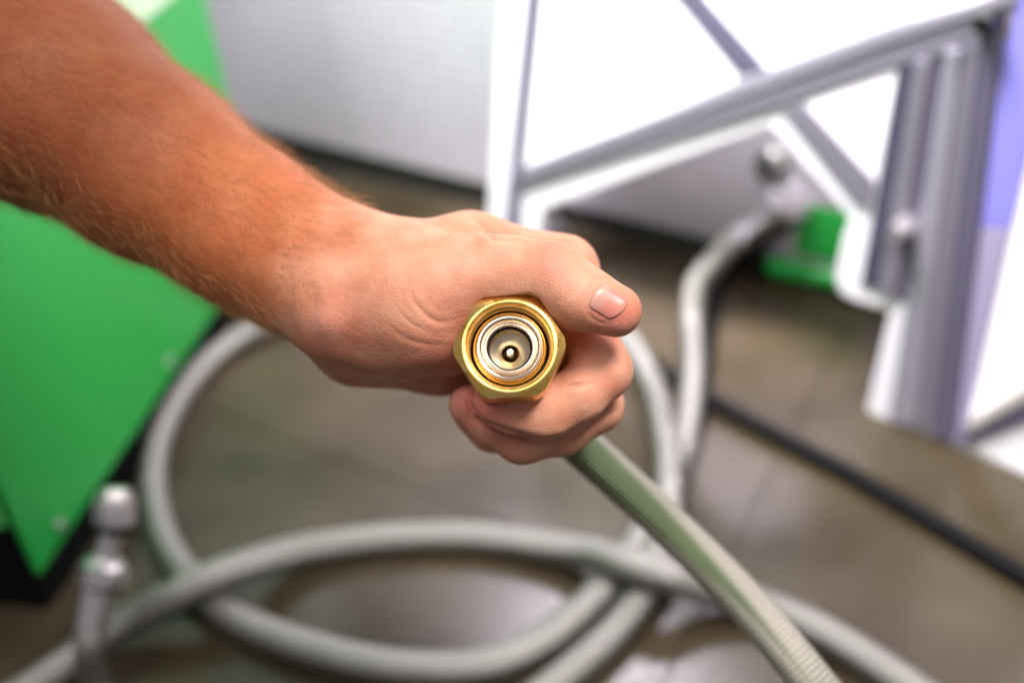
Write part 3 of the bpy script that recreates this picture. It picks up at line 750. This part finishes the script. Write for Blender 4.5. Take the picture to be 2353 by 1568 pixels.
# nail frame: u across, v from root to tip
c0 = np.array([1380.0, 655.0]); 
def nail_px(u, v):   # u -1..1 across, v 0..1 root to free edge
    root = np.array([1378, 655.0]) ; tip = np.array([1412, 722.0])
    left = np.array([-1.0, 1.35]); 
    c = root + (tip-root)*v
    e0 = np.array([1353, 706.0]); e1 = np.array([1398, 733.0]); f0 = np.array([1391, 650.0]); f1 = np.array([1442, 692.0])
    l = e0 + (e1-e0)*v; r = f0 + (f1-f0)*v
    m_ = (l+r)/2; p = m_ + (r-l)/2*u
    bulge = (1-u*u)
    nrm = np.array([0.88, 0.47])
    return p + nrm*bulge*((-9)*(1-v) + 9*v)
nu, nv = 21, 17; V_ = []; F_ = []
for j in range(nv):
    for i in range(nu):
        u = -1 + 2*i/(nu-1); vv = j/(nv-1)
        p = nail_px(u*0.97, vv); q = trace(*p); g = grad(q[None])[0]
        h = 0.30*(1-abs(u)**6) - 0.15
        if vv > 0.9: h -= 0.10*(vv-0.9)/0.1
        if vv < 0.12: h -= 0.35*(0.12-vv)/0.12
        q = q + g*h
        V_.append(CAMLOC + R3 @ Vector(q*0.001))
for j in range(nv-1):
    for i in range(nu-1): F_.append((j*nu+i, j*nu+i+1, (j+1)*nu+i+1, (j+1)*nu+i))
m_nail = mat('nail', (0.72, 0.40, 0.36), 0.28, 0, 0.5)
bn = m_nail.node_tree.nodes['Principled BSDF']; bn.inputs['Roughness'].default_value = 0.38; bn.inputs['Subsurface Weight'].default_value = 0.1; bn.inputs['Subsurface Scale'].default_value = 0.002
me = mesh_from(V_, F_); ca = me.color_attributes.new('tone', 'FLOAT_COLOR', 'POINT')
cols = []
for j in range(nv):
    for i in range(nu):
        u = -1+2*i/(nu-1); vv = j/(nv-1)
        k = 1 - min(1, max(0, (vv + 0.2*u*u - 0.36)/0.14)); base = Vector((0.62, 0.215, 0.165)); lun = Vector((0.58, 0.29, 0.225))
        c = base.lerp(lun, k)
        if vv > 0.94: c = Vector((0.66, 0.30, 0.22))
        cols += [c.x, c.y, c.z, 1]
ca.data.foreach_set('color', cols)
an_ = N_(m_nail, 'ShaderNodeAttribute', attribute_name='tone'); L_(m_nail, an_.outputs['Color'], bn.inputs['Base Color'])
o = link('thumb_nail', me, m_nail, person); sm = o.modifiers.new('solid', 'SOLIDIFY'); sm.thickness = 0.00035; sm.offset = -1

# forearm hair: thin tapering strands
hm = mat('ginger_hair', (0.50, 0.235, 0.09), 0.5)
cand = np.where((along < 985) & (tan_ > 0.35))[0]
NH = 11000; pick = np.random.choice(cand, NH)
todir = hp3(760, 640, 400) - hp3(353, 383, 428); todir /= np.linalg.norm(todir)
V_ = []; F_ = []
Rn3 = np.array(R3)
for i in pick:
    p = hv[i]; g = gn[i]
    t = todir + np.random.normal(0, 0.30, 3) + np.array([0, 0.35, 0]); t -= g*(t @ g); t /= np.linalg.norm(t)+1e-6
    L = random.uniform(6, 13); lift = random.uniform(0.15, 0.9); curl = np.random.normal(0, 0.25, 3)
    pts = []
    for k in range(4):
        s = k/3; pts.append(p + (t*L*s + g*(L*lift*(s - 0.45*s*s))) + curl*L*0.3*s*s)
    side = np.cross(t, g); base = len(V_)
    for k, q in enumerate(pts):
        r_ = 0.05*(1-0.8*k/3)
        for a_ in (side*r_, -side*r_*0.5 + g*r_*0.87, -side*r_*0.5 - g*r_*0.87): V_.append(Rn3 @ ((q+a_)*0.001) + np.array(CAMLOC))
    for k in range(3):
        for s in range(3): F_.append((base+k*3+s, base+k*3+(s+1) % 3, base+k*3+3+(s+1) % 3, base+k*3+3+s))
tag(link('arm_hair', mesh_from(V_, F_), hm, person), 'short ginger hair along the forearm', kind='stuff')
